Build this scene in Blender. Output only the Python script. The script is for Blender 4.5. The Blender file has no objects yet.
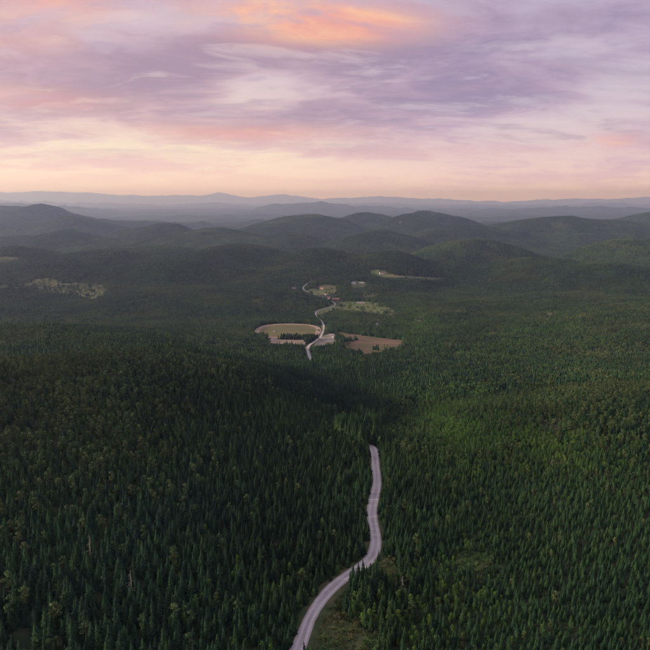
import bpy, math, random
import numpy as np
from mathutils import Vector, Matrix

random.seed(7)
rng = np.random.default_rng(7)
scene = bpy.context.scene
C = scene.collection

# ------------------------------------------------------------------ camera
CAM_H = 122.0
PITCH = math.radians(10.9)
FPX = 652.0                       # focal length in pixels of the 650 px photograph
cam_d = bpy.data.cameras.new('camera')
cam_d.sensor_width = 36.0
cam_d.lens = 36.0 * FPX / 650.0
cam_d.clip_start = 1.0
cam_d.clip_end = 200000.0
cam = bpy.data.objects.new('camera', cam_d)
cam.location = (0, 0, CAM_H)
cam.rotation_euler = (math.radians(90) - PITCH, 0, 0)
C.objects.link(cam)
scene.camera = cam

# ------------------------------------------------------------------ render / exposure
scene.view_settings.view_transform = 'Standard'
scene.view_settings.look = 'None'
scene.view_settings.exposure = 0.0
scene.view_settings.gamma = 1.0
scene.view_settings.use_curve_mapping = False
scene.render.engine = 'CYCLES'
cy = scene.cycles
cy.use_denoising = True
cy.max_bounces = 4
cy.diffuse_bounces = 2
cy.use_adaptive_sampling = True
cy.adaptive_threshold = 0.02
cy.glossy_bounces = 1
cy.transmission_bounces = 2
cy.volume_bounces = 3
cy.volume_step_rate = 1.0
cy.sample_clamp_indirect = 4.0


def ray_dir(px, py):
    u = (px - 325.0) / FPX
    v = (325.0 - py) / FPX
    d = np.array([u, math.cos(PITCH) + v * math.sin(PITCH), -math.sin(PITCH) + v * math.cos(PITCH)])
    return d / np.linalg.norm(d)


def az_el(px, py):
    d = ray_dir(px, py)
    return math.degrees(math.atan2(d[0], d[1])), math.degrees(math.asin(d[2]))


def srgb(r, g, b):
    def f(c):
        c /= 255.0
        return c / 12.92 if c <= 0.04045 else ((c + 0.055) / 1.055) ** 2.4
    return (f(r), f(g), f(b), 1.0)


# ------------------------------------------------------------------ node helper
class NT:
    def __init__(self, tree):
        self.t = tree
        self.n = tree.nodes
        self.l = tree.links

    def new(self, kind, **kw):
        nd = self.n.new(kind)
        for k, v in kw.items():
            setattr(nd, k, v)
        return nd

    def put(self, sock, v):
        if isinstance(v, bpy.types.NodeSocket):
            self.l.new(v, sock)
        else:
            sock.default_value = v

    def m(self, op, a, b=0.0, c=0.0, clamp=False):
        nd = self.new('ShaderNodeMath', operation=op, use_clamp=clamp)
        self.put(nd.inputs[0], a)
        self.put(nd.inputs[1], b)
        self.put(nd.inputs[2], c)
        return nd.outputs[0]

    def mix(self, f, a, b, blend='MIX'):
        nd = self.new('ShaderNodeMix', data_type='RGBA', blend_type=blend)
        self.put(nd.inputs[0], f)
        self.put(nd.inputs[6], a)
        self.put(nd.inputs[7], b)
        return nd.outputs[2]

    def remap(self, v, a, b, c=0.0, d=1.0, smooth=True):
        nd = self.new('ShaderNodeMapRange', interpolation_type='SMOOTHSTEP' if smooth else 'LINEAR', clamp=True)
        self.put(nd.inputs[0], v)
        for i, x in enumerate((a, b, c, d)):
            nd.inputs[i + 1].default_value = x
        return nd.outputs[0]

    def noise(self, vec, scale, detail=4.0, rough=0.5, dist=0.0):
        nd = self.new('ShaderNodeTexNoise')
        if vec is not None:
            self.l.new(vec, nd.inputs['Vector'])
        nd.inputs['Scale'].default_value = scale
        nd.inputs['Detail'].default_value = detail
        nd.inputs['Roughness'].default_value = rough
        nd.inputs['Distortion'].default_value = dist
        return nd.outputs[0]

    def xyz(self, x, y, z):
        nd = self.new('ShaderNodeCombineXYZ')
        self.put(nd.inputs[0], x)
        self.put(nd.inputs[1], y)
        self.put(nd.inputs[2], z)
        return nd.outputs[0]

    def ramp(self, v, stops):
        nd = self.new('ShaderNodeValToRGB')
        cr = nd.color_ramp
        while len(cr.elements) < len(stops):
            cr.elements.new(0.5)
        for e, (p, c) in zip(cr.elements, stops):
            e.position = p
            e.color = c
        self.put(nd.inputs[0], v)
        return nd.outputs[0]


# ------------------------------------------------------------------ sky (dusk, broken stratocumulus lit from below)
SUN_AZ, SUN_EL = -92.0, 15.0
world = bpy.data.worlds.new('World')
scene.world = world
world.use_nodes = True
world.cycles.sampling_method = 'MANUAL'
world.cycles.sample_map_resolution = 256
w = NT(world.node_tree)
w.n.clear()
tc = w.new('ShaderNodeTexCoord')
sep = w.new('ShaderNodeSeparateXYZ')
w.l.new(tc.outputs['Generated'], sep.inputs[0])
dx, dy, dz = sep.outputs
DEG = 180.0 / math.pi
AZ = w.m('MULTIPLY', w.m('ARCTAN2', dx, dy), DEG)
EL = w.m('MULTIPLY', w.m('ARCSINE', dz), DEG)
ELp = w.m('MAXIMUM', EL, 0.0)
den = w.m('ADD', w.m('MAXIMUM', dz, 0.0), 0.16)
qx = w.m('DIVIDE', dx, den)
qy = w.m('DIVIDE', dy, den)
Q = w.xyz(qx, qy, 0.0)


def spots(items):
    """sum of soft elliptical weights, each (px, py, sx_px, sy_px, weight) in the photograph's sky"""
    tot = None
    for px, py, sx, sy, wt in items:
        a0, e0 = az_el(px, py)
        k = 57.3 / FPX
        da = w.m('DIVIDE', w.m('SUBTRACT', AZ, a0), sx * k)
        de = w.m('DIVIDE', w.m('SUBTRACT', EL, e0), sy * k)
        r2 = w.m('ADD', w.m('MULTIPLY', da, da), w.m('MULTIPLY', de, de))
        g = w.m('MULTIPLY', w.m('EXPONENT', w.m('MULTIPLY', r2, -0.5)), wt)
        tot = g if tot is None else w.m('ADD', tot, g)
    return tot


sky = w.new('ShaderNodeTexSky', sky_type='NISHITA')
sky.sun_disc = False
sky.sun_elevation = math.radians(SUN_EL)
sky.sun_rotation = math.radians(SUN_AZ)
sky.altitude = 300
sky.air_density = 1.2
sky.dust_density = 2.0
skyc = w.new('ShaderNodeVectorMath', operation='SCALE')
w.l.new(sky.outputs[0], skyc.inputs[0])
skyc.inputs['Scale'].default_value = 0.10

elt = w.m('DIVIDE', ELp, 90.0)


def g(e):
    return e / 90.0


grad_l = w.ramp(elt, [(0.0, srgb(255, 228, 214)), (g(1.6), srgb(255, 226, 208)), (g(4.2), srgb(255, 234, 210)),
                      (g(6.5), srgb(244, 216, 210)), (g(10), srgb(226, 204, 214)), (g(16), srgb(214, 196, 212)), (1.0, srgb(178, 172, 196))])
grad_r = w.ramp(elt, [(0.0, srgb(252, 222, 208)), (g(1.6), srgb(244, 212, 208)), (g(4.2), srgb(230, 204, 212)),
                      (g(6.5), srgb(222, 204, 216)), (g(10), srgb(208, 196, 216)), (g(16), srgb(196, 188, 212)), (1.0, srgb(172, 170, 196))])
side = w.remap(AZ, -8.0, 14.0)
gap = w.mix(side, grad_l, grad_r)
gap = w.mix(0.10, gap, skyc.outputs[0])
cl_l = w.ramp(elt, [(0.0, srgb(250, 218, 200)), (g(3.0), srgb(232, 196, 192)), (g(7), srgb(212, 180, 190)),
                    (g(11), srgb(200, 171, 186)), (g(16), srgb(206, 178, 192)), (1.0, srgb(180, 166, 182))])
cl_r = w.ramp(elt, [(0.0, srgb(232, 194, 194)), (g(3.0), srgb(208, 176, 196)), (g(7), srgb(196, 170, 196)),
                    (g(11), srgb(188, 167, 194)), (g(16), srgb(188, 170, 196)), (1.0, srgb(176, 166, 184))])
cloud = w.mix(side, cl_l, cl_r)

warp = w.noise(w.xyz(w.m('MULTIPLY', qx, 0.7), qy, 33.0), 1.6, 3.0, 0.5)
wv = w.m('MULTIPLY', w.m('SUBTRACT', warp, 0.5), 0.45)
qm = w.m('ADD', w.m('MULTIPLY', qx, 0.62), wv)
qn = w.m('ADD', qy, w.m('MULTIPLY', wv, 0.6))
nA = w.noise(w.xyz(qm, qn, 0.0), 1.75, 6.0, 0.60, 0.0)
nA2 = w.noise(w.xyz(qm, w.m('ADD', qn, 0.11), 0.0), 1.75, 6.0, 0.60, 0.0)
nB = w.noise(w.xyz(w.m('MULTIPLY', qm, 1.25), qn, 7.3), 5.2, 6.0, 0.62, 0.3)
bias = spots([(130, 72, 150, 26, 0.10), (440, 88, 150, 34, 0.07), (470, 40, 140, 20, 0.07),
              (262, 88, 30, 12, -0.20), (225, 150, 190, 14, -0.03), (530, 132, 40, 8, -0.18), (615, 92, 50, 14, -0.12),
              (580, 42, 70, 10, -0.09), (160, 18, 60, 8, -0.10), (395, 168, 60, 7, -0.16)])
f = w.m('ADD', w.m('ADD', w.m('MULTIPLY', nA, 0.64), w.m('MULTIPLY', nB, 0.36)), bias)
cov = w.remap(f, 0.40, 0.56)
col = w.mix(cov, gap, cloud)
thick = w.m('MULTIPLY', w.m('MULTIPLY', w.remap(f, 0.48, 0.64), w.remap(ELp, 2.5, 7.0)), 0.92)
col = w.mix(thick, col, w.mix(side, srgb(168, 144, 166), srgb(154, 138, 170)))
# relief of the deck: paler shoulders, heavier mauve bellies
rel = w.m('ADD', w.m('SUBTRACT', nA, nA2), w.m('MULTIPLY', w.m('SUBTRACT', nB, 0.5), 0.30))
up = w.remap(ELp, 1.5, 6.0)
col = w.mix(w.m('MULTIPLY', w.m('MULTIPLY', w.remap(rel, 0.01, 0.15), up), 0.42), col, w.mix(side, srgb(240, 220, 222), srgb(226, 214, 226)))
col = w.mix(w.m('MULTIPLY', w.m('MULTIPLY', w.remap(rel, 0.0, -0.14), up), 0.45), col, srgb(160, 138, 166))
# fire-lit undersides
fire = spots([(330, 24, 56, 11, 1.7), (262, 12, 44, 8, 1.0), (60, 3, 34, 7, 0.9), (14, 30, 40, 16, 0.45), (20, 98, 60, 8, 0.5),
              (235, 133, 80, 6, 0.6), (605, 141, 18, 5, 0.7), (480, 152, 90, 6, 0.3)])
fire = w.m('MULTIPLY', fire, w.remap(f, 0.36, 0.60), clamp=True)
hot = w.mix(w.remap(nB, 0.40, 0.62), srgb(246, 170, 152), srgb(255, 196, 158))
col = w.mix(w.m('MULTIPLY', fire, 0.90), col, hot)
# the clear strip under the deck is the brightest part of the sky
low = w.m('ADD', 1.0, w.m('MULTIPLY', w.m('EXPONENT', w.m('DIVIDE', ELp, -2.2)), 1.0))
vs_ = w.new('ShaderNodeVectorMath', operation='SCALE')
w.l.new(col, vs_.inputs[0])
w.l.new(low, vs_.inputs['Scale'])
col = vs_.outputs[0]
bg = w.new('ShaderNodeBackground')
w.l.new(col, bg.inputs['Color'])
SKY_STRENGTH = 1.0
bg.inputs['Strength'].default_value = SKY_STRENGTH
out = w.new('ShaderNodeOutputWorld')
w.l.new(bg.outputs[0], out.inputs['Surface'])

# ------------------------------------------------------------------ sun: last glow through the cloud deck, low on the left ahead
sd = bpy.data.lights.new('sun', 'SUN')
sd.energy = 5.0
sd.angle = math.radians(7)
sd.color = (1.0, 0.79, 0.58)
so = bpy.data.objects.new('sun', sd)
se, sa = math.radians(SUN_EL), math.radians(SUN_AZ)
to_sun = Vector((math.sin(sa) * math.cos(se), math.cos(sa) * math.cos(se), math.sin(se)))
so.rotation_euler = to_sun.to_track_quat('Z', 'Y').to_euler()
so.location = (-300, 400, 600)
C.objects.link(so)


# ------------------------------------------------------------------ tagging and mesh helpers
def tag(o, label=None, cat=None, group=None, kind=None):
    if label:
        o['label'] = label
    if cat:
        o['category'] = cat
    if group:
        o['group'] = group
    if kind:
        o['kind'] = kind
    return o


class MB:
    """collects faces, with one material slot per face"""
    def __init__(self):
        self.v = []
        self.f = []
        self.mi = []

    def add(self, vs, fs, mi=0):
        o = len(self.v)
        self.v += [tuple(map(float, p)) for p in vs]
        self.f += [tuple(i + o for i in q) for q in fs]
        self.mi += [mi] * len(fs)

    def box(self, x0, x1, y0, y1, z0, z1, mi=0):
        self.add([(x0, y0, z0), (x1, y0, z0), (x1, y1, z0), (x0, y1, z0), (x0, y0, z1), (x1, y0, z1), (x1, y1, z1), (x0, y1, z1)],
                 [(0, 3, 2, 1), (4, 5, 6, 7), (0, 1, 5, 4), (1, 2, 6, 5), (2, 3, 7, 6), (3, 0, 4, 7)], mi)

    def tube(self, pts, rad, n=6, mi=0):
        vs, fs = [], []
        P = [Vector(p) for p in pts]
        for i, p in enumerate(P):
            d = (P[min(i + 1, len(P) - 1)] - P[max(i - 1, 0)]).normalized()
            a = d.cross(Vector((0.31, 0.95, 0.07))).normalized()
            b = d.cross(a)
            for k in range(n):
                t = 2 * math.pi * k / n
                vs.append(p + (a * math.cos(t) + b * math.sin(t)) * rad[i])
        for i in range(len(P) - 1):
            for k in range(n):
                k2 = (k + 1) % n
                fs.append((i * n + k, i * n + k2, (i + 1) * n + k2, (i + 1) * n + k))
        self.add(vs, fs, mi)

    def mesh(self, name, mats):
        me = bpy.data.meshes.new(name)
        me.from_pydata(self.v, [], self.f)
        for m in mats:
            me.materials.append(m)
        if len(mats) > 1:
            me.polygons.foreach_set('material_index', self.mi)
        me.update()
        return me


def link(name, me, parent=None):
    o = bpy.data.objects.new(name, me)
    C.objects.link(o)
    if parent is not None:
        o.parent = parent
    return o


# ------------------------------------------------------------------ materials
def material(name, build, rough=0.9, spec=0.15):
    m = bpy.data.materials.new(name)
    m.use_nodes = True
    t = NT(m.node_tree)
    b = t.n['Principled BSDF']
    b.inputs['Roughness'].default_value = rough
    b.inputs['Specular IOR Level'].default_value = spec
    c = build(t, b)
    t.put(b.inputs['Base Color'], c)
    return m


def rgb(r, g_, b):
    return (r, g_, b, 1.0)


def foliage(colors, patch_scale=0.006, seed=0.0):
    """colours of single trees: each tree draws its own shade, stands of trees share a drift"""
    def build(t, b):
        oi = t.new('ShaderNodeObjectInfo')
        sp = t.new('ShaderNodeSeparateXYZ')
        t.l.new(oi.outputs['Location'], sp.inputs[0])
        loc = t.xyz(sp.outputs[0], sp.outputs[1], seed)
        pn = t.noise(loc, patch_scale, 4.0, 0.6)
        key = t.m('ADD', t.m('MULTIPLY', t.remap(pn, 0.32, 0.68, smooth=False), 0.62), t.m('MULTIPLY', oi.outputs['Random'], 0.38))
        n = len(colors)
        c = t.ramp(key, [((i + 0.5) / n, rgb(*q)) for i, q in enumerate(colors)])
        geo = t.new('ShaderNodeNewGeometry')
        fn = t.noise(geo.outputs['Position'], 0.9, 3.0, 0.6)
        pk = t.noise(t.xyz(sp.outputs[0], sp.outputs[1], seed + 40.0), patch_scale * 2.7, 3.0, 0.55)
        k = t.m('MULTIPLY', t.remap(fn, 0.25, 0.75, 0.55, 1.5, smooth=False), t.remap(pk, 0.3, 0.7, 0.62, 1.42, smooth=False))
        sc = t.new('ShaderNodeVectorMath', operation='SCALE')
        t.l.new(c, sc.inputs[0])
        t.l.new(k, sc.inputs['Scale'])
        return sc.outputs[0]
    return build


M = {}
M['spruce'] = material('spruce_needles', foliage([(0.010, 0.028, 0.021), (0.013, 0.038, 0.021), (0.022, 0.058, 0.022), (0.040, 0.080, 0.027)], 0.005, 3.0))
M['pine'] = material('pine_needles', foliage([(0.032, 0.070, 0.033), (0.048, 0.090, 0.036), (0.076, 0.114, 0.042), (0.105, 0.126, 0.050)], 0.006, 11.0))
M['birch'] = material('birch_leaves', foliage([(0.036, 0.098, 0.026), (0.050, 0.128, 0.028), (0.074, 0.148, 0.030), (0.108, 0.150, 0.038)], 0.008, 19.0))
M['shrub'] = material('shrub_leaves', foliage([(0.036, 0.090, 0.032), (0.050, 0.115, 0.036), (0.085, 0.125, 0.044), (0.140, 0.125, 0.06)], 0.03, 5.0))


def mottle(c1, c2, scale=0.3, c3=None, s3=0.02):
    def build(t, b):
        geo = t.new('ShaderNodeNewGeometry')
        n1 = t.noise(geo.outputs['Position'], scale, 6.0, 0.6)
        c = t.mix(t.remap(n1, 0.35, 0.65), rgb(*c1), rgb(*c2))
        if c3:
            n2 = t.noise(geo.outputs['Position'], s3, 5.0, 0.6)
            c = t.mix(t.remap(n2, 0.42, 0.66), c, rgb(*c3))
        return c
    return build


M['bark'] = material('spruce_bark', mottle((0.07, 0.055, 0.045), (0.13, 0.105, 0.085), 2.0))
M['pinebark'] = material('pine_bark', mottle((0.10, 0.07, 0.05), (0.22, 0.12, 0.07), 1.2))
M['birchbark'] = material('birch_bark', mottle((0.42, 0.40, 0.37), (0.16, 0.14, 0.13), 1.5))
M['deadwood'] = material('dead_wood', mottle((0.17, 0.155, 0.14), (0.26, 0.24, 0.22), 1.5))
M['floor'] = material('forest_floor', mottle((0.030, 0.042, 0.022), (0.050, 0.058, 0.028), 0.15, (0.070, 0.062, 0.036), 0.012))
M['grass'] = material('meadow_grass', mottle((0.085, 0.135, 0.045), (0.125, 0.175, 0.060), 0.05, (0.18, 0.175, 0.08), 0.014))
M['verge'] = material('verge_grass', mottle((0.045, 0.085, 0.032), (0.075, 0.110, 0.044), 0.35, (0.125, 0.125, 0.066), 0.09))
M['infield'] = material('dry_infield_grass', mottle((0.15, 0.145, 0.065), (0.21, 0.185, 0.088), 0.06, (0.115, 0.13, 0.055), 0.03))
M['earth'] = material('bare_earth', mottle((0.135, 0.098, 0.062), (0.215, 0.150, 0.095), 0.045, (0.095, 0.105, 0.048), 0.026))
M['clearcut'] = material('clearcut_slash', mottle((0.062, 0.090, 0.036), (0.090, 0.112, 0.045), 0.04, (0.125, 0.125, 0.06), 0.012))
M['sand'] = material('pale_sand', mottle((0.34, 0.27, 0.21), (0.43, 0.35, 0.28), 0.08, (0.24, 0.19, 0.13), 0.03))
M['yard'] = material('gravel_yard', mottle((0.24, 0.215, 0.19), (0.34, 0.31, 0.28), 0.12, (0.15, 0.14, 0.10), 0.05))


def road_mat(t, b):
    tcn = t.new('ShaderNodeUVMap')
    sp = t.new('ShaderNodeSeparateXYZ')
    t.l.new(tcn.outputs[0], sp.inputs[0])
    u = sp.outputs[0]                                   # -1 .. 1 across the carriageway
    geo = t.new('ShaderNodeNewGeometry')
    fine = t.noise(geo.outputs['Position'], 1.6, 6.0, 0.65)
    wob = t.noise(geo.outputs['Position'], 0.05, 3.0, 0.5)
    uu = t.m('ADD', t.m('ABSOLUTE', u), t.m('MULTIPLY', t.m('SUBTRACT', wob, 0.5), 0.16))
    track = t.m('SUBTRACT', 1.0, t.remap(t.m('ABSOLUTE', t.m('SUBTRACT', uu, 0.48)), 0.08, 0.30))
    edge = t.remap(uu, 0.78, 1.0)
    c = t.mix(t.remap(fine, 0.35, 0.65), rgb(0.38, 0.385, 0.385), rgb(0.50, 0.505, 0.50))
    pat = t.noise(geo.outputs['Position'], 0.11, 4.0, 0.6)
    c = t.mix(t.m('MULTIPLY', t.remap(pat, 0.45, 0.62), 0.6), c, rgb(0.30, 0.29, 0.295))
    c = t.mix(t.m('MULTIPLY', track, 0.70), c, rgb(0.62, 0.62, 0.61))
    c = t.mix(t.m('MULTIPLY', edge, 0.8), c, rgb(0.33, 0.275, 0.22))
    return c


M['road'] = material('gravel_road', road_mat, 0.85, 0.2)
M['white_wall'] = material('white_painted_boards', mottle((0.58, 0.57, 0.55), (0.66, 0.65, 0.63), 0.8))
M['red_wall'] = material('red_painted_boards', mottle((0.24, 0.11, 0.085), (0.29, 0.13, 0.10), 0.8))
M['tan_wall'] = material('ochre_painted_boards', mottle((0.46, 0.33, 0.20), (0.54, 0.40, 0.26), 0.8))
M['dark_roof'] = material('dark_roof_tiles', mottle((0.055, 0.052, 0.055), (0.085, 0.080, 0.080), 1.5))
M['red_roof'] = material('red_roof_tiles', mottle((0.22, 0.14, 0.115), (0.28, 0.18, 0.15), 1.5))
M['metal_roof'] = material('pale_sheet_roof', mottle((0.27, 0.27, 0.28), (0.35, 0.35, 0.36), 0.4), 0.5, 0.4)
M['trim'] = material('white_trim', lambda t, b: rgb(0.78, 0.77, 0.75), 0.5, 0.4)
M['glass'] = material('window_glass', lambda t, b: rgb(0.03, 0.035, 0.04), 0.08, 0.6)
M['brick'] = material('chimney_brick', mottle((0.25, 0.13, 0.09), (0.33, 0.18, 0.13), 3.0))

# ------------------------------------------------------------------ terrain shape
_perm = np.random.default_rng(3).random((512, 512))


def vnoise(x, y):
    xi, yi = np.floor(x).astype(int), np.floor(y).astype(int)
    fx, fy = x - xi, y - yi
    fx = fx * fx * fx * (fx * (fx * 6 - 15) + 10)
    fy = fy * fy * fy * (fy * (fy * 6 - 15) + 10)
    a, b = xi % 512, yi % 512
    a1, b1 = (xi + 1) % 512, (yi + 1) % 512
    return ((_perm[a, b] * (1 - fx) + _perm[a1, b] * fx) * (1 - fy) + (_perm[a, b1] * (1 - fx) + _perm[a1, b1] * fx) * fy) * 2 - 1


def fbm(x, y, s, octv=4, rough=0.5, off=0.0):
    tot, amp, norm = 0.0, 1.0, 0.0
    for i in range(octv):
        tot = tot + amp * vnoise(x / s + off + 17.3 * i, y / s + 2.7 * off + 9.1 * i)
        norm += amp
        amp *= rough
        s *= 0.5
    return tot / norm


_bY = np.array([-60000, -400, 0, 150, 210, 300, 385, 500, 650, 800, 1000, 1400, 1800, 2300, 2900, 4000, 6000, 9000, 16000, 80000], float)
_bZ = np.array([-60, 0, 4, 2, 0, -8, -27, -58, -74, -86, -104, -140, -164, -183, -192, -196, -196, -180, -165, -165], float)
_fy = np.concatenate([np.arange(-500, 4000, 10.0)])
_fz = np.interp(_fy, _bY, _bZ)
_ker = np.exp(-0.5 * (np.arange(-12, 13) / 3.0) ** 2)
_fzs = np.convolve(np.pad(_fz, 12, mode='edge'), _ker / _ker.sum(), mode='valid')


def base(Y):
    return np.where((Y > -480) & (Y < 3900), np.interp(Y, _fy, _fzs), np.interp(Y, _bY, _bZ))


# hills: (px, py) of the crest in the photograph, height over the valley floor (or, negative, its distance), half-widths across (in photo pixels) and along (ratio), height of its trees
HILLS = [
    (-40, 322, -900, 165, 1.0, 14), (60, 328, -830, 86, 1.7, 14), (140, 337, -740, 70, 1.8, 14), (215, 352, -620, 60, 1.8, 13), (285, 380, -490, 52, 1.4, 13),
    (620, 291, -1850, 148, 0.8, 13), (505, 301, -1650, 60, 1.4, 13), (760, 296, -1500, 130, 1.0, 13), (660, 358, -880, 130, 0.9, 13), (450, 314, -1450, 40, 1.2, 12),
    (225, 284, 55, 55, 1.0, 12), (150, 290, 40, 40, 1.0, 12), (75, 257, 78, 45, 1.1, 12), (172, 257, 80, 45, 1.0, 12), (-60, 266, 80, 60, 1.0, 12), (300, 270, 50, 36, 1.0, 12),
    (392, 250, 92, 34, 1.1, 12), (527, 256, 84, 36, 1.1, 12), (470, 236, 118, 44, 1.0, 12), (600, 262, 80, 44, 0.9, 12), (640, 240, 110, 50, 0.9, 12), (455, 258, 70, 22, 1.4, 12),
    (232, 243, 104, 48, 1.0, 12), (322, 250, 90, 30, 1.1, 12), (15, 241, 110, 52, 1.0, 12), (120, 239, 112, 44, 1.0, 12),
    (146, 221, 165, 30, 1.0, 10), (215, 228, 142, 40, 1.0, 10), (300, 230, 138, 42, 1.0, 10), (480, 226, 150, 36, 1.0, 10), (537, 220, 166, 36, 1.0, 10), (607, 220, 168, 34, 1.0, 10),
    (690, 222, 160, 45, 1.0, 10), (45, 228, 142, 40, 1.0, 10), (385, 231, 140, 30, 1.0, 10),
    (-30, 208, 225, 50, 1.0, 8), (28, 208, 225, 34, 1.0, 8), (85, 215, 190, 26, 1.1, 8), (372, 212, 205, 22, 1.1, 8), (440, 213, 202, 26, 1.1, 8), (408, 217, 188, 30, 1.0, 8), (290, 218, 180, 40, 1.0, 8), (690, 213, 205, 40, 1.0, 8), (580, 215, 190, 40, 1.0, 8),
]
RIDGES = [
    (16000, 1200, [(-250, 206), (0, 204), (60, 206), (120, 212), (180, 216), (230, 214), (258, 208), (290, 203), (325, 204), (360, 207), (410, 210), (450, 211), (500, 210), (560, 208), (600, 207), (650, 209), (900, 205)], 26),
    (28000, 2200, [(-250, 201), (0, 201), (80, 203), (160, 205), (215, 203), (250, 205), (300, 206), (380, 203), (450, 206), (520, 206), (560, 206), (590, 204), (620, 204), (650, 206), (900, 202)], 22),
    (44000, 3000, [(-250, 194), (0, 192), (50, 191), (100, 193.5), (150, 196.5), (200, 196), (220, 193.5), (245, 197), (283, 195), (305, 198), (325, 199.5), (360, 198), (380, 196.5), (410, 198.5), (460, 201), (500, 202), (540, 200.5), (590, 199), (650, 198), (900, 196)], 20),
]
_hp = []
for px, py, hh, sxp, ratio, th in HILLS:
    r = ray_dir(px, py)
    hl = math.hypot(r[0], r[1])
    tn = -r[2] / hl
    hh = hh * (1.22 if py > 232 else 0.95) if hh > 0 else hh
    d = 3000.0 if hh > 0 else -hh
    for _ in range(60 if hh > 0 else 0):
        d = 0.6 * d + 0.4 * (CAM_H - float(base(np.array(d))) - hh - th) / tn
        d = min(max(d, 1900), 9000)
    sx = sxp * d / FPX * (0.85 + 0.75 * ((px * 0.137 + py * 0.291) % 1.0) if hh > 0 else 1.0)
    k = d / hl
    x0, y0, z0 = r[0] * k, r[1] * k, CAM_H + r[2] * k - th
    jit = (px * 0.371 + py * 0.713) % 1.0
    turn_ = (jit - 0.5) * 1.9 if hh > 0 else 0.0
    ratio *= 0.75 + 0.8 * ((px * 0.217 + py * 0.531) % 1.0) if hh > 0 else 1.0
    _hp.append((x0, y0, z0, sx, sx * ratio, math.atan2(x0, y0) + turn_))
_rp = []
_hp += [(-230, 430, 10, 130, 170, 0.0), (-125, 490, 2, 85, 130, 0.0), (-48, 465, -10, 48, 95, 0.0), (-10, 425, -18, 26, 50, 0.0), (260, 430, -6, 130, 180, 0.0), (140, 300, 4, 90, 90, 0.0)]
for d, wd, pts, amp in RIDGES:
    a, z = [], []
    for px, py in pts:
        r = ray_dir(px, py)
        a.append(math.atan2(r[0], r[1]))
        z.append(CAM_H + d * r[2] / math.hypot(r[0], r[1]))
    _rp.append((d, wd, np.array(a), np.array(z), amp))

FLAT = []      # (x, y, inner radius, outer radius, z)


def H(X, Y):
    X = np.asarray(X, float)
    Y = np.asarray(Y, float)
    D = np.hypot(X, Y)
    b = base(Y * 0.8 + 0.2 * np.where(Y > 0, D, Y))
    acc = np.zeros_like(b)
    P = 4.0
    wx = X + fbm(X, Y, 1100.0, 3, 0.5, 5.0) * np.clip(D * 0.05, 6, 330)
    wy = Y + fbm(X, Y, 900.0, 3, 0.5, 9.0) * np.clip(D * 0.05, 6, 330)
    for x0, y0, z0, sx, sy, az in _hp:
        ca, sn = math.cos(az), math.sin(az)
        lx = (wx - x0) * ca - (wy - y0) * sn
        ly = (wx - x0) * sn + (wy - y0) * ca
        hh = np.maximum(z0 - float(base(np.array(y0 * 0.8 + 0.2 * math.hypot(x0, y0)))), 2.0)
        e = hh * np.exp(-0.5 * ((lx / sx) ** 2 + (ly / sy) ** 2))
        acc = acc + np.maximum(e, 0.0) ** P
    az = np.arctan2(X, Y)
    for d, wd, aa, zz, amp in _rp:
        c = np.interp(az, aa, zz) + amp * fbm(X, Y, d * 0.05, 6, 0.72, d * 0.001) * d / 5000.0 + 165
        e = np.maximum(c, 5) * np.exp(-0.5 * ((D - d) / wd) ** 2) * np.where(Y > 0, 1, 0.4)
        acc = acc + e ** P
    z = b + acc ** (1 / P)
    amp = np.interp(D, [0, 150, 400, 1500, 2600, 5000, 9000, 30000], [0.5, 2.0, 3.5, 5.5, 18, 32, 38, 20])
    z = z + amp * fbm(X, Y, 560.0, 2, 0.4, 1.0) + np.interp(D, [0, 2500, 5000, 60000], [0, 2, 18, 26]) * fbm(X, Y, 1400.0, 3, 0.5, 4.0)
    rid = 1.0 - 2.0 * np.abs(fbm(wx, wy, 1250.0, 4, 0.52, 14.0))
    axis = np.interp(Y, [0, 800, 1400, 2000, 2700, 3400], [0, -19, -60, -10, 200, 520])
    calm = 1 - np.exp(-0.5 * ((X - axis) / np.interp(Y, [800, 2700, 3600], [190, 240, 120])) ** 2) * np.clip((3900 - Y) / 900, 0, 1)
    z = z + np.interp(D, [0, 1500, 2600, 4500, 9000, 60000], [0, 0, 40, 58, 75, 60]) * (rid - 0.55) * calm
    for fx, fy_, r0, r1, fz in FLAT:
        t = np.clip((np.hypot(X - fx, Y - fy_) - r0) / (r1 - r0), 0, 1)
        t = t * t * (3 - 2 * t)
        z = fz * (1 - t) + z * t
    return z


_march = np.concatenate([np.linspace(100, 700, 900), np.geomspace(701, 12000, 4200)])


def ground(px, py):
    """point of the terrain seen at a pixel of the photograph (first hit along the sight line)"""
    r = ray_dir(px, py)
    r = r / math.hypot(r[0], r[1])
    x, y, z = r[0] * _march, r[1] * _march, CAM_H + r[2] * _march
    hit = np.nonzero(z < H(x, y))[0]
    i = hit[0] if len(hit) else len(_march) - 1
    return np.array([x[i], y[i]])


def at(px, py, d):
    """point in plan on the bearing of a pixel column at ground distance d"""
    r = ray_dir(px, py)
    r = r / math.hypot(r[0], r[1])
    return np.array([r[0] * d, r[1] * d])


# the sports ground lies level
TC = ground(288, 331)
FLAT.append((TC[0], TC[1], 70, 150, float(H(TC[0], TC[1]))))


def smooth_path(pts, step):
    P = np.array(pts, float)
    P = np.vstack([2 * P[0] - P[1], P, 2 * P[-1] - P[-2]])
    o = []
    for i in range(1, len(P) - 2):
        n = max(2, int(np.linalg.norm(P[i + 1] - P[i]) / step))
        for k in range(n):
            t = k / n
            a, b, c, d = P[i - 1], P[i], P[i + 1], P[i + 2]
            o.append(0.5 * (2 * b + (c - a) * t + (2 * a - 5 * b + 4 * c - d) * t * t + (3 * b - a - 3 * c + d) * t ** 3))
    o.append(P[-2])
    return np.array(o)


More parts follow.
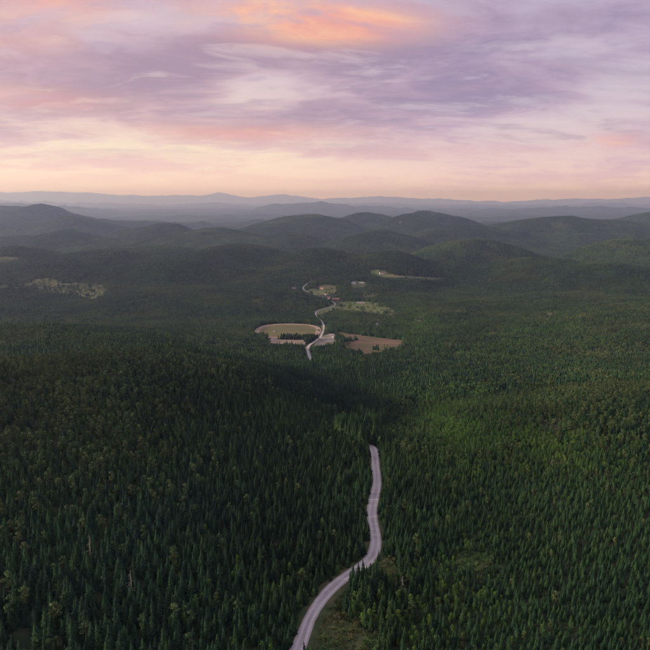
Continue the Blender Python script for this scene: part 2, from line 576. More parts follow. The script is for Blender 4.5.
# ------------------------------------------------------------------ road alignment
near_px = [(275, 700), (288, 672), (300.5, 646.5), (309, 623), (321, 602.5), (334, 588), (348, 577.5), (363, 567.5), (373, 557), (376, 543), (374, 528), (372, 514),
           (374.5, 498), (377, 484), (375.5, 467), (372.5, 449)]
near_pts = [ground(*p) for p in near_px]
a0, a1 = near_pts[-2], near_pts[-1]
far_px = [(310.3, 366), (309, 355), (307.6, 349.5), (310.3, 345), (317, 340), (321.6, 335), (323.8, 328.5), (322, 322), (316, 316), (317, 311.7), (324, 309.3), (333, 306.6), (335, 304), (328, 299.5), (314, 294),
          (304, 290), (305, 285.5), (315, 280.5), (335, 276), (362, 274), (400, 277), (440, 278)]
far_pts = [ground(*p) for p in far_px]
HID0 = float(np.hypot(*a1)) + 4.0
link_pts = [a1 + np.array(q, float) for q in ((-5, 10), (-14, 24), (-8, 44), (8, 66), (-4, 90), (-20, 116), (-6, 142), (10, 168), (-6, 196), (-24, 226), (-42, 256), (-30, 284), (-46, 314), (-58, 346))]
ROAD = smooth_path(near_pts + link_pts + far_pts, 4.0)


def smooth1(z, n):
    k = np.exp(-0.5 * (np.arange(-3 * n, 3 * n + 1) / n) ** 2)
    return np.convolve(np.pad(z, 3 * n, mode='edge'), k / k.sum(), mode='valid')


ROAD_Z = smooth1(H(ROAD[:, 0], ROAD[:, 1]), 3) + 0.5
ROAD_D = np.hypot(ROAD[:, 0], ROAD[:, 1])


def dist_to_path(X, Y, path):
    """distance of points to a polyline, in cells of a coarse hash"""
    from mathutils.kdtree import KDTree
    kd = KDTree(len(path))
    for i, p in enumerate(path):
        kd.insert((p[0], p[1], 0), i)
    kd.balance()
    return np.array([kd.find((x, y, 0))[2] for x, y in zip(X, Y)])


# ------------------------------------------------------------------ ground sheet
rings = np.concatenate([[1.0, 8, 20, 35, 50], np.geomspace(62, 52000, 420)])
angs = np.radians(np.concatenate([np.linspace(-180, -42, 56, endpoint=False), np.linspace(-42, 42, 540, endpoint=False), np.linspace(42, 180, 56, endpoint=False)]))
RR, AA = np.meshgrid(rings, angs, indexing='ij')
GX, GY = RR * np.sin(AA), RR * np.cos(AA)
GZ = H(GX, GY)
flat = np.column_stack([GX.ravel(), GY.ravel()])
sel = np.nonzero((np.abs(flat[:, 0]) < 400) & (flat[:, 1] > 90) & (flat[:, 1] < 3800))[0]
dr = dist_to_path(flat[sel, 0], flat[sel, 1], ROAD)
zz = GZ.ravel()
zz[sel] -= np.clip(1.6 - dr * 0.16, 0, 1.0)
nr, na = RR.shape
i0 = np.arange(nr - 1)[:, None] * na
j0 = np.arange(na)[None, :]
j1 = (j0 + 1) % na
quads = np.stack([i0 + j0, i0 + na + j0, i0 + na + j1, i0 + j1], -1).reshape(-1, 4)
cap = len(zz)
me = bpy.data.meshes.new('ground')
nv, nq = len(zz), len(quads)
me.vertices.add(nv)
me.vertices.foreach_set('co', np.column_stack([flat, zz]).ravel())
me.loops.add(nq * 4)
me.loops.foreach_set('vertex_index', quads.ravel()[:])
me.polygons.add(nq)
me.polygons.foreach_set('loop_start', np.arange(0, nq * 4, 4))
me.polygons.foreach_set('use_smooth', np.ones(nq, bool))
me.update(calc_edges=True)
me.validate()


def floor_build(t, b):
    geo = t.new('ShaderNodeNewGeometry')
    pos = geo.outputs['Position']
    c = mottle((0.022, 0.040, 0.020), (0.036, 0.058, 0.026), 0.15, (0.052, 0.058, 0.032), 0.012)(t, b)
    # beyond the built trees the sheet is the closed canopy of the far hills
    ln = t.new('ShaderNodeVectorMath', operation='LENGTH')
    t.l.new(pos, ln.inputs[0])
    far = t.remap(ln.outputs['Value'], 5500.0, 8000.0)
    n1 = t.noise(pos, 0.02, 8.0, 0.7)
    n2 = t.noise(pos, 0.0016, 5.0, 0.6)
    fc = t.mix(t.remap(n1, 0.35, 0.65), rgb(0.022, 0.050, 0.032), rgb(0.052, 0.090, 0.048))
    fc = t.mix(t.remap(n2, 0.55, 0.70), fc, rgb(0.095, 0.098, 0.060))
    bmp = t.new('ShaderNodeBump')
    bmp.inputs['Strength'].default_value = 0.9
    bmp.inputs['Distance'].default_value = 14.0
    t.l.new(t.m('MULTIPLY', n1, far), bmp.inputs['Height'])
    t.l.new(bmp.outputs[0], b.inputs['Normal'])
    return t.mix(far, c, fc)


M['floor'] = material('forest_floor', floor_build)
me.materials.append(M['floor'])
tag(link('ground', me), 'forested hills and valley floor running to the horizon', None, None, 'structure')


# ------------------------------------------------------------------ road and verge
def ribbon(name, path, z, offs, zoff, mat, label, kind='structure', wob=0.0, seed=0.0):
    T = np.gradient(path, axis=0)
    T /= np.linalg.norm(T, axis=1)[:, None] + 1e-9
    N = np.column_stack([T[:, 1], -T[:, 0]])
    n, k = len(path), len(offs)
    V, UV = [], []
    for i in range(n):
        for j, o in enumerate(offs):
            oo = o
            if wob:
                oo += np.sign(o) * wob * float(vnoise(np.array(i * 0.31 + 5.0 * j), np.array(seed + 3.1 * j)))
            p = path[i] + N[i] * oo
            zj = z[i] + zoff[j]
            V.append((p[0], p[1], zj))
    F = [(i * k + j, i * k + j + 1, (i + 1) * k + j + 1, (i + 1) * k + j) for i in range(n - 1) for j in range(k - 1)]
    m = bpy.data.meshes.new(name)
    m.from_pydata(V, [], F)
    uv = m.uv_layers.new(name='UVMap')
    half = max(abs(o) for o in offs)
    vi = np.zeros(len(m.loops), int)
    m.loops.foreach_get('vertex_index', vi)
    us = np.array(offs)[vi % k] / half
    vs = (vi // k) * 0.1
    uv.data.foreach_set('uv', np.column_stack([us, vs]).ravel())
    m.polygons.foreach_set('use_smooth', np.ones(len(m.polygons), bool))
    m.materials.append(M[mat])
    o = link(name, m)
    return tag(o, label, None, None, kind)


ribbon('road_verge', ROAD, ROAD_Z, [-6.6, -3.8, -2.0, 2.0, 3.8, 6.6], [-2.0, -0.45, -0.05, -0.05, -0.45, -2.0], 'verge', 'grassy shoulder on both sides of the pale road', wob=0.5)
ribbon('road', ROAD, ROAD_Z, [-1.95, -1.0, 0.0, 1.0, 1.95], [0.0, 0.05, 0.08, 0.05, 0.0], 'road', 'pale gravel road winding through the forest to the valley', wob=0.32)

# ------------------------------------------------------------------ clearings and fields (sheets draped over the terrain)
CLEAR = []     # polygons in plan that carry no forest


def inside(poly, X, Y):
    poly = np.asarray(poly)
    res = np.zeros(X.shape, bool)
    n = len(poly)
    j = n - 1
    for i in range(n):
        xi, yi = poly[i]
        xj, yj = poly[j]
        with np.errstate(divide='ignore', invalid='ignore'):
            c = ((yi > Y) != (yj > Y)) & (X < (xj - xi) * (Y - yi) / (yj - yi + 1e-12) + xi)
        res ^= c
        j = i
    return res


def add_clear(P, tree=7.5, dens=0.0):
    """keeps the polygon free, and low growth on the strip in front of it that would hide it"""
    CLEAR.append((P, dens))
    c = P.mean(0)
    d = float(np.hypot(*c))
    if d > 2000:
        tree = min(tree, 2.5)
    back = tree * d / max(10.0, CAM_H - float(H(c[0], c[1])) - tree)
    for k in range(1, 6):
        CLEAR.append((P - c / d * back * k / 5, max(dens, 0.02)))


def field(name, poly, mat, label, lift=0.5, cell=None, ragged=0.0, clear=True, tree=7.5, dens=0.0):
    P = smooth_path(list(poly) + [poly[0]], 6.0)[:-1]
    if ragged:
        c = P.mean(0)
        k = 1 + ragged * fbm(P[:, 0], P[:, 1], 40.0, 3, 0.6, 2.0)
        P = c + (P - c) * k[:, None]
    lo, hi = P.min(0), P.max(0)
    cell = cell or max(2.5, float((hi - lo).max()) / 60)
    xs = np.arange(lo[0] - cell, hi[0] + cell, cell)
    ys = np.arange(lo[1] - cell, hi[1] + cell, cell)
    X, Y = np.meshgrid(xs, ys, indexing='ij')
    X = X + (fbm(X, Y, cell * 3, 1, 0.5, 3.3)) * cell * 0.4
    ins = inside(P, X, Y)
    keep = ins[:-1, :-1] & ins[1:, :-1] & ins[1:, 1:] & ins[:-1, 1:]
    Z = H(X, Y) + lift
    idx = -np.ones(X.shape, int)
    used = np.zeros(X.shape, bool)
    for a in (0, 1):
        for b in (0, 1):
            used[a:X.shape[0] - 1 + a, b:X.shape[1] - 1 + b] |= keep
    idx[used] = np.arange(used.sum())
    V = np.column_stack([X[used], Y[used], Z[used]])
    F = []
    for a, b in zip(*np.nonzero(keep)):
        F.append((idx[a, b], idx[a + 1, b], idx[a + 1, b + 1], idx[a, b + 1]))
    m = bpy.data.meshes.new(name)
    m.from_pydata(V.tolist(), [], [tuple(map(int, q)) for q in F])
    m.polygons.foreach_set('use_smooth', np.ones(len(m.polygons), bool))
    m.materials.append(M[mat])
    o = link(name, m)
    if clear:
        add_clear(P, tree, dens)
    return tag(o, label, None, None, 'structure')


def gp(*pts):
    return [ground(*p) for p in pts]


# sports ground: level infield with a pale track round it
tt = np.linspace(0, 2 * math.pi, 72, endpoint=False)
pw = 0.8
ax, ay = 58.0, 66.0
sg = lambda v: np.sign(v) * np.abs(v) ** pw
oval = np.column_stack([TC[0] + ax * sg(np.cos(tt)), TC[1] + ay * sg(np.sin(tt))])
tz = FLAT[0][4]
field('sports_infield', oval, 'infield', 'dry yellow-green grass inside the pale oval track', 0.35, 4.0)
ov2 = np.vstack([oval, oval[:2]])
ov2 = smooth_path(ov2, 5.0)
ribbon('oval_track', ov2, np.full(len(ov2), tz), [-5.0, -2.0, 2.0, 5.0], [0.6, 0.66, 0.66, 0.6], 'sand', 'pale sandy oval track round the dry sports field', wob=0.3)
CLEAR.append((np.column_stack([TC[0] + (ax + 10) * sg(np.cos(tt)), TC[1] + (ay + 10) * sg(np.sin(tt))]), 0.0))
CLEAR.append((np.array(gp((264, 330), (283, 334), (281, 348), (266, 348))), 0.0))

field('sandy_lot', gp((270, 336), (276, 339), (290, 340), (304, 340), (304, 345), (290, 345), (273, 344), (269, 341)), 'sand', 'bare sandy parking lot below the oval track', 0.5, 3.0, 0.05)
field('gravel_yard', gp((321, 336.5), (330, 333.5), (336, 335), (336, 344), (330, 345.5), (322, 346), (313, 347), (314, 344)), 'yard', 'pale gravel yard on the right of the valley road', 0.5, 3.0, 0.05)
field('ploughed_field', gp((336, 330), (346, 333), (358, 335), (372, 336.5), (390, 339), (403, 340), (402, 345), (392, 349), (378, 353), (366, 355.5), (356, 351.5), (344, 349.5), (343, 344), (345, 340)), 'earth', 'reddish brown bare field among the trees in the valley', 0.5, 4.0, 0.07, dens=0.015)
field('pasture', gp((337, 303), (348, 301.5), (366, 301.5), (378, 303.5), (388, 307), (397, 312), (390, 315.5), (374, 313), (352, 311), (338, 309)), 'grass', 'green pasture behind a dark row of spruces', 0.5, 5.0, 0.06, dens=0.07)
field('road_meadow', gp((312, 311), (322, 307.5), (331, 304.5), (337, 303.5), (337, 309), (326, 313), (316, 315)), 'grass', 'narrow meadow in front of the bend of the valley road', 0.5, 4.0, 0.06, dens=0.07)
field('far_pasture', gp((368, 270), (378, 269.5), (388, 272), (400, 275.5), (430, 277), (446, 278.5), (430, 280.5), (400, 278.5), (382, 277.5), (372, 275)), 'grass', 'pale green farm field at the far end of the valley', 0.5, 8.0, 0.06, dens=0.07)
field('village_meadow', gp((305, 290), (312, 288.5), (324, 290), (336, 289), (336, 293.5), (322, 295.5), (308, 294)), 'grass', 'green meadow beside the houses in the valley', 0.5, 5.0, 0.06, dens=0.07)
field('stubble_field', gp((318, 285.5), (326, 284.5), (337, 286.5), (336, 289.5), (324, 290), (318, 288.5)), 'infield', 'tan stubble strip above the village meadow', 0.5, 5.0, 0.06, dens=0.07)
field('farm_meadow', gp((350, 282), (358, 280.5), (368, 282), (366, 287), (356, 288.5), (350, 286)), 'grass', 'small light meadow round the pale farmhouses', 0.5, 5.0, 0.06, dens=0.07)
field('tan_field', gp((361, 293), (370, 292), (379, 294), (374, 297.5), (363, 297)), 'infield', 'small tan field in the middle of the valley', 0.5, 5.0, 0.06, dens=0.07)
field('clearcut', gp((-30, 279), (30, 280), (66, 282.5), (92, 284), (108, 287), (105, 294), (93, 301), (72, 296), (34, 291), (-30, 290)), 'clearcut', 'olive felled clearing on the left hillside', 0.6, 8.0, 0.09, dens=0.12)
field('ridge_clearing', gp((-20, 318), (30, 319), (70, 321), (95, 324), (70, 325), (20, 323), (-20, 322)), 'clearcut', 'olive clearing on the left ridge top', 0.6, 6.0, 0.05, dens=0.25)
field('far_meadow', gp((-20, 257), (8, 256.5), (22, 258.5), (8, 260.5), (-20, 261)), 'clearcut', 'far pale field at the left edge', 0.6, 8.0, 0.06)
field('green_slope', gp((404, 330), (410, 322), (418, 316), (424, 318), (418, 326), (410, 334)), 'grass', 'light green grass slope right of the bare field', 0.6, 4.0, 0.05, dens=0.2)
field('small_clearing', gp((456, 556), (470, 551), (487, 556), (490, 567), (478, 574), (462, 572), (453, 565)), 'verge', 'small grassy gap with bare tan soil in the right forest', 0.3, 0.7, 0.10, tree=0.5)
field('roadside_clearing', gp((312, 652), (318, 630), (330, 618), (346, 622), (362, 628), (380, 640), (382, 652), (352, 664), (322, 668)), 'verge', 'grassy clearing with tan patches on the right of the road', 0.3, 0.7, 0.10, tree=0.5)
field('bend_clearing', gp((377, 564), (385, 556), (397, 566), (400, 580), (390, 586), (380, 577)), 'verge', 'sandy grass patch on the outside of the road bend', 0.3, 0.7, 0.10, tree=0.5)
for p in ([(452, 352), (470, 350), (474, 354), (455, 356)], [(540, 312), (560, 310), (566, 314), (545, 316)], [(540, 420), (556, 418), (560, 423), (544, 426)], [(250, 300), (262, 298), (266, 301), (254, 303)]):
    field('forest_glade', gp(*p), 'clearcut', 'small olive glade in the forest of the valley side', 0.5, 3.0, 0.08, dens=0.15)


# ------------------------------------------------------------------ tree shapes
def spruce_crown(mb, seed, h, rb, mi=0):
    r = random.Random(seed)
    n = 21
    for L in range(n):
        t = L / (n - 1)
        z = h * (0.07 + 0.93 * t ** 0.92)
        R = rb * (1 - t) ** 0.8 * r.uniform(0.8, 1.18) + 0.10
        nb = int(5 + 5 * (1 - t))
        off = r.uniform(0, 6.28)
        for k in range(nb):
            a = off + 6.283 * (k + r.uniform(-0.3, 0.3)) / nb
            q = R * r.uniform(0.68, 1.2)
            zz_ = z + r.uniform(-0.25, 0.25)
            dr_ = q * r.uniform(0.30, 0.55)
            wd = q * r.uniform(0.22, 0.34) + 0.10
            ca, sa_ = math.cos(a), math.sin(a)

            def P(u, s, dz_):
                return (ca * u - sa_ * s, sa_ * u + ca * s, zz_ + dz_)
            vs = [P(0.02, 0, 0.30), P(q * 0.5, 0, -dr_ * 0.35), P(q, 0, -dr_ * 0.85), P(q * 0.42, wd, -dr_ * 0.62), P(q * 0.42, -wd, -dr_ * 0.62),
                  P(q * 0.76, wd * 0.85, -dr_ * 1.05), P(q * 0.76, -wd * 0.85, -dr_ * 1.05), P(q * 0.60, r.uniform(-.1, .1), -dr_ * 0.4 - 0.32 - 0.2 * q)]
            mb.add(vs, [(0, 4, 1), (0, 1, 3), (1, 6, 2), (1, 2, 5), (1, 4, 6), (1, 5, 3), (0, 1, 7), (1, 2, 7)], mi)
    mb.add([(0.09, 0, h * 0.97), (-0.05, 0.08, h * 0.97), (-0.05, -0.08, h * 0.97), (0, 0, h * 1.035)], [(0, 1, 3), (1, 2, 3), (2, 0, 3)], mi)


def leaf_lobe(mb, r, c, rad, n, size, mi=0):
    for _ in range(n):
        while True:
            p = Vector((r.uniform(-1, 1), r.uniform(-1, 1), r.uniform(-1, 1)))
            if 0.25 < p.length < 1:
                break
        p = p.normalized() * p.length ** 0.35
        nrm = (p + Vector((r.uniform(-.7, .7), r.uniform(-.7, .7), r.uniform(-.3, .9)))).normalized()
        a = nrm.cross(Vector((r.uniform(-1, 1), r.uniform(-1, 1), r.uniform(-1, 1)))).normalized()
        b = nrm.cross(a)
        s = size * r.uniform(0.6, 1.35)
        o = Vector((c[0] + p.x * rad[0], c[1] + p.y * rad[1], c[2] + p.z * rad[2]))
        mb.add([o + a * s, o + (b * 0.75 - a * 0.25) * s, o - a * s * 0.9 + nrm * 0.1, o - (b * 0.8 - a * 0.2) * s], [(0, 1, 2, 3)], mi)


def make_tree(kind, seed, lod=0):
    """returns (trunk MB, crown MB)"""
    r = random.Random(seed * 31 + 7)
    tr, cr = MB(), MB()
    if kind == 'spruce':
        h = r.uniform(14.5, 18.5)
        spruce_crown(cr, seed, h, h * r.uniform(0.13, 0.19))
        tr.tube([(0, 0, -0.8), (0, 0, h * 0.5), (0, 0, h * 0.98)], [0.20, 0.12, 0.02], 6)
    elif kind == 'pine':
        h = r.uniform(13.5, 17)
        bx, by = r.uniform(-.5, .5), r.uniform(-.5, .5)
        top = (bx, by, h * 0.93)
        tr.tube([(0, 0, -0.8), (bx * .3, by * .2, h * 0.35), (bx * .7, by * .8, h * 0.68), top], [0.22, 0.17, 0.11, 0.03], 6)
        for i in range(10):
            t = i / 9
            z = h * (0.46 + 0.50 * t)
            a = r.uniform(0, 6.28)
            q = (0.5 + 1.3 * math.sin(math.pi * (0.25 + 0.7 * t))) * r.uniform(0.7, 1.15)
            c = (bx * z / h + math.cos(a) * q, by * z / h + math.sin(a) * q, z)
            if t > 0.9:
                c = (bx, by, h * 0.95)
            tr.tube([(bx * z / h, by * z / h, z - 0.9), c], [0.07, 0.03], 3)
            s = r.uniform(0.85, 1.35)
            leaf_lobe(cr, r, c, (s * 1.15, s * 1.15, s * 0.8), 46, 0.36)
    elif kind == 'birch':
        h = r.uniform(9.5, 13.0)
        tr.tube([(0, 0, -0.8), (0.1, 0, h * 0.4), (0.2, 0.1, h * 0.9)], [0.14, 0.10, 0.02], 6)
        for i in range(12):
            t = i / 11
            z = h * (0.26 + 0.70 * t)
            a = i * 2.4 + r.uniform(-.4, .4)
            q = 1.35 * math.sin(math.pi * (0.12 + 0.82 * t)) ** 0.8 * r.uniform(0.6, 1.1)
            c = (math.cos(a) * q + 0.15 * t, math.sin(a) * q, z)
            tr.tube([(0.15 * t, 0, z - 0.8), c], [0.05, 0.02], 3)
            s = r.uniform(0.8, 1.2) * (1.0 - 0.35 * t)
            leaf_lobe(cr, r, c, (s * 1.2, s * 1.2, s * 1.15), 56, 0.27)
    return tr, cr


def low_tree(mb, kind, seed, off=(0, 0, 0), sc=1.0, mi=0, lod=1):
    r = random.Random(seed * 17 + 3)
    ox, oy, oz = off
    if kind == 'spruce':
        h = r.uniform(14, 18) * sc
        rb = h * r.uniform(0.125, 0.18)
        ns, sg_ = (8, 6) if lod == 1 else (4, 5)
        for L in range(ns):
            t = L / ns
            zt = h * min(1.03, 0.05 + 0.95 * t + 1.45 / ns)
            zb = h * (0.05 + 0.95 * t)
            R = rb * (1 - t) ** 0.75
            vs = [(ox + r.uniform(-.1, .1), oy + r.uniform(-.1, .1), oz + zt)]
            a0_ = r.uniform(0, 6.28)
            for k in range(sg_):
                a = a0_ + 6.283 * k / sg_
                q = R * r.uniform(0.75, 1.45)
                vs.append((ox + math.cos(a) * q, oy + math.sin(a) * q, oz + zb - q * r.uniform(0.05, 0.5)))
            mb.add(vs, [(0, 1 + k, 1 + (k + 1) % sg_) for k in range(sg_)], mi)
    else:
        h = (r.uniform(12.5, 16) if kind == 'pine' else r.uniform(9, 12.5)) * sc
        if lod == 1:
            for i in range(5):
                t = i / 4
                z0_ = 0.50 if kind == 'pine' else 0.28
                z = h * (z0_ + (0.95 - z0_) * t)
                a = r.uniform(0, 6.28)
                q = 1.2 * sc * math.sin(math.pi * (0.2 + 0.75 * t)) * r.uniform(0.5, 1.1)
                s = r.uniform(0.85, 1.3) * sc * (1 - 0.3 * t)
                leaf_lobe(mb, r, (ox + math.cos(a) * q, oy + math.sin(a) * q, oz + z), (s * 1.2, s * 1.2, s), 10, 0.68 * sc, mi)
        else:
            for i in range(2):
                s = r.uniform(1.4, 2.2) * sc
                c = (ox + r.uniform(-.9, .9), oy + r.uniform(-.9, .9), oz + h * (0.55 + 0.3 * i))
                vs = [(c[0], c[1], c[2] + s * 1.3)]
                for k in range(5):
                    a = 6.283 * k / 5 + r.uniform(-.4, .4)
                    vs.append((c[0] + math.cos(a) * s * r.uniform(.7, 1.2), c[1] + math.sin(a) * s * r.uniform(.7, 1.2), c[2] + r.uniform(-.3, .6) * s))
                vs.append((c[0], c[1], c[2] - 2 * s))
                mb.add(vs, [(0, 1 + k, 1 + (k + 1) % 5) for k in range(5)] + [(6, 1 + (k + 1) % 5, 1 + k) for k in range(5)], mi)


KINDS = ('spruce', 'pine', 'birch')
BARK = {'spruce': 'bark', 'pine': 'pinebark', 'birch': 'birchbark'}
NHI = {'spruce': 6, 'pine': 6, 'birch': 5}
NLO = 6
HI, PROTO = {}, {}
for kind in KINDS:
    HI[kind] = []
    col_ = bpy.data.collections.new('shapes_of_' + kind)
    for i in range(NHI[kind]):
        tr, cr = make_tree(kind, i + 1)
        HI[kind].append((tr.mesh(kind + '_trunk', [M[BARK[kind]]]), cr.mesh(kind + '_crown', [M[kind]])))
        both = MB()
        both.add(cr.v, cr.f, 0)
        both.add(tr.v, tr.f, 1)
        o = bpy.data.objects.new('a%02d_%s' % (i, kind), both.mesh(kind + '_tree', [M[kind], M[BARK[kind]]]))
        col_.objects.link(o)
    for i in range(NLO):
        mb = MB()
        r = random.Random(i)
        for q in range(8):
            o3 = (r.uniform(-2.7, 2.7), r.uniform(-2.7, 2.7), r.uniform(-.4, .2))
            s3 = r.uniform(0.40, 0.66)
            low_tree(mb, kind, 50 + i * 8 + q, o3, s3)
            if kind != 'spruce':
                mb.tube([(o3[0], o3[1], -1), (o3[0] + 0.1, o3[1], 9 * s3)], [0.15, 0.06], 4, 1)
        o = bpy.data.objects.new('b%02d_%s' % (i, kind), mb.mesh(kind + '_far', [M[kind], M[BARK[kind]]]))
        col_.objects.link(o)
    PROTO[kind] = col_

# stands of about fifty trees for the far slopes
stand_col = bpy.data.collections.new('shapes_of_stand')
for i in range(8):
    mb = MB()
    r = random.Random(900 + i)
    mixp = (0.40, 0.18, 0.32, 0.08, 0.45, 0.15, 0.35, 0.22)[i]
    for k in range(200):
        x, y = r.uniform(-24, 24), r.uniform(-24, 24)
        if math.hypot(x, y) > 26:
            continue
        kd_ = 'spruce' if r.random() < mixp else ('pine' if r.random() < 0.6 else 'birch')
        low_tree(mb, kd_, r.randint(0, 9999), (x / 1.3, y / 1.3, 0), r.uniform(0.4, 0.7), KINDS.index(kd_), lod=2)
    o = bpy.data.objects.new('c%02d_stand' % i, mb.mesh('stand', [M[k] for k in KINDS]))
    stand_col.objects.link(o)

shrub_col = bpy.data.collections.new('shapes_of_shrub')
for i in range(5):
    mb = MB()
    r = random.Random(400 + i)
    for k in range(r.randint(3, 5)):
        leaf_lobe(mb, r, (r.uniform(-.7, .7), r.uniform(-.7, .7), r.uniform(0.3, 1.0)), (0.7, 0.7, 0.6), 36, 0.16)
    o = bpy.data.objects.new('d%02d_shrub' % i, mb.mesh('shrub', [M['shrub']]))
    shrub_col.objects.link(o)


def scatter(name, pts, idx, rotz, scl, coll, label):
    m = bpy.data.meshes.new(name)
    m.vertices.add(len(pts))
    m.vertices.foreach_set('co', np.asarray(pts, np.float32).ravel())
    a = m.attributes.new('shape', 'INT', 'POINT')
    a.data.foreach_set('value', np.asarray(idx, np.int32))
    a = m.attributes.new('turn', 'FLOAT_VECTOR', 'POINT')
    a.data.foreach_set('vector', np.asarray(rotz, np.float32).ravel())
    a = m.attributes.new('size', 'FLOAT_VECTOR', 'POINT')
    a.data.foreach_set('vector', np.asarray(scl, np.float32).ravel())
    o = link(name, m)
    ng = bpy.data.node_groups.new(name, 'GeometryNodeTree')
    ng.interface.new_socket('Geometry', in_out='INPUT', socket_type='NodeSocketGeometry')
    ng.interface.new_socket('Geometry', in_out='OUTPUT', socket_type='NodeSocketGeometry')
    N, L = ng.nodes, ng.links
    gi, go = N.new('NodeGroupInput'), N.new('NodeGroupOutput')
    ip = N.new('GeometryNodeInstanceOnPoints')
    ci = N.new('GeometryNodeCollectionInfo')
    ci.inputs['Collection'].default_value = coll
    ci.inputs['Separate Children'].default_value = True
    ci.inputs['Reset Children'].default_value = True

    def na_(nm, ty):
        q = N.new('GeometryNodeInputNamedAttribute')
        q.data_type = ty
        q.inputs['Name'].default_value = nm
        return q.outputs['Attribute']
    L.new(gi.outputs[0], ip.inputs['Points'])
    L.new(ci.outputs[0], ip.inputs['Instance'])
    ip.inputs['Pick Instance'].default_value = True
    L.new(na_('shape', 'INT'), ip.inputs['Instance Index'])
    e2r = N.new('FunctionNodeEulerToRotation')
    L.new(na_('turn', 'FLOAT_VECTOR'), e2r.inputs[0])
    L.new(e2r.outputs[0], ip.inputs['Rotation'])
    L.new(na_('size', 'FLOAT_VECTOR'), ip.inputs['Scale'])
    L.new(ip.outputs[0], go.inputs[0])
    md = o.modifiers.new('scatter', 'NODES')
    md.node_group = ng
    return tag(o, label, None, None, 'stuff')


# ------------------------------------------------------------------ where trees stand
HALF = math.radians(31)


def jitter_grid(x0, x1, y0, y1, s):
    xs = np.arange(x0, x1, s)
    ys = np.arange(y0, y1, s)
    X, Y = np.meshgrid(xs, ys, indexing='ij')
    X = X + rng.uniform(-0.46, 0.46, X.shape) * s
    Y = Y + rng.uniform(-0.46, 0.46, Y.shape) * s
    return X.ravel(), Y.ravel()


def in_wedge(X, Y, r0, r1):
    D = np.hypot(X, Y)
    return (D >= r0) & (D < r1) & (np.abs(np.arctan2(X, Y)) < HALF)


def clear_mask(X, Y):
    m = np.zeros(X.shape, bool)
    lot = rng.random(X.shape)
    k = np.clip(np.hypot(X, Y) / 160.0, 1.0, 9.0)
    X, Y = X + k * fbm(X, Y, 28.0, 2, 0.6, 71.0), Y + k * fbm(X, Y, 28.0, 2, 0.6, 83.0)
    for P, dens in CLEAR:
        lo, hi = P.min(0), P.max(0)
        s = (X > lo[0]) & (X < hi[0]) & (Y > lo[1]) & (Y < hi[1])
        if s.any():
            ii = np.nonzero(s)[0]
            m[ii] |= inside(P, X[ii], Y[ii]) & (lot[ii] >= dens)
    return m


HOUSES = []    # filled below with (x, y, radius), no tree may stand there


# ------------------------------------------------------------------ houses in the valley
def make_house(label, cat, px, py, turn, L, W, hw, hr, wall, roof, windows=3, chimney=True, name='farm_house', group=None):
    p = ground(px, py)
    z = float(H(p[0], p[1])) + 0.4
    root = bpy.data.objects.new(name, None)
    C.objects.link(root)
    root.location = (p[0], p[1], z)
    root.rotation_euler = (0, 0, math.radians(turn))
    tag(root, label, cat, group)
    L, W, hw, hr = L * 0.72, W * 0.72, hw * 0.8, hr * 0.72
    a, b = L / 2, W / 2
    m = MB()
    m.add([(-a, -b, -1.2), (a, -b, -1.2), (a, b, -1.2), (-a, b, -1.2), (-a, -b, hw), (a, -b, hw), (a, b, hw), (-a, b, hw), (-a, 0, hw + hr), (a, 0, hw + hr)],
          [(0, 1, 5, 4), (2, 3, 7, 6), (1, 2, 6, 9, 5), (3, 0, 4, 8, 7)])
    link('wall', m.mesh('wall', [M[wall]]), root)
    m = MB()
    ov, th = 0.5, 0.22
    for s in (-1, 1):
        e = s * (b + ov)
        ze = hw - hr * ov / b
        q = [(-a - ov, e, ze + .02), (a + ov, e, ze + .02), (a + ov, 0, hw + hr + .02), (-a - ov, 0, hw + hr + .02)]
        q2 = [(x, y, zz_ + th) for x, y, zz_ in q]
        m.add(q + q2, [(0, 1, 2, 3), (4, 7, 6, 5), (0, 4, 5, 1), (1, 5, 6, 2), (3, 2, 6, 7), (0, 3, 7, 4)])
    rf = link('roof', m.mesh('roof', [M[roof]]), root)
    if chimney:
        m = MB()
        m.box(a * 0.3 - .35, a * 0.3 + .35, -.35, .35, hw + hr * 0.6, hw + hr + 1.0)
        m.box(a * 0.3 - .42, a * 0.3 + .42, -.42, .42, hw + hr + 1.003, hw + hr + 1.15)
        link('chimney', m.mesh('chimney', [M['brick']]), rf)
    for i in range(windows):
        x = -a + L * (i + 0.5) / windows
        for s in (-1, 1):
            if i == windows // 2 and s == -1:
                m = MB()
                m.box(x - .55, x + .55, -b - .07, -b + .02, 0, 2.1)
                d_ = link('door', m.mesh('door', [M['trim']]), root)
                m = MB()
                m.box(x + .35, x + .45, -b - .12, -b - .073, 0.95, 1.1)
                link('handle', m.mesh('handle', [M['glass']]), d_)
                continue
            m = MB()
            y = s * b
            y0, y1 = min(y - s * .02, y + s * .06), max(y - s * .02, y + s * .06)
            for bx0, bx1, bz0, bz1 in ((x - .7, x + .7, .95, 1.05), (x - .7, x + .7, 2.15, 2.25), (x - .7, x - .6, 1.05, 2.15), (x + .6, x + .7, 1.05, 2.15)):
                m.box(bx0, bx1, y0, y1, bz0, bz1)
            wn = link('window', m.mesh('window', [M['trim']]), root)
            m = MB()
            m.box(x - .6, x + .6, min(y - s * .01, y + s * .03), max(y - s * .01, y + s * .03), 1.05, 2.15)
            link('pane', m.mesh('pane', [M['glass']]), wn)
    r = math.hypot(a, b) + 4
    dd = float(np.hypot(*p))
    back = 7.5 * dd / (CAM_H - z - 7.5)
    for k in range(6):
        q = p - p / dd * back * k / 5
        HOUSES.append((q[0], q[1], r if k < 2 else max(a, 5) + 3))
    return root


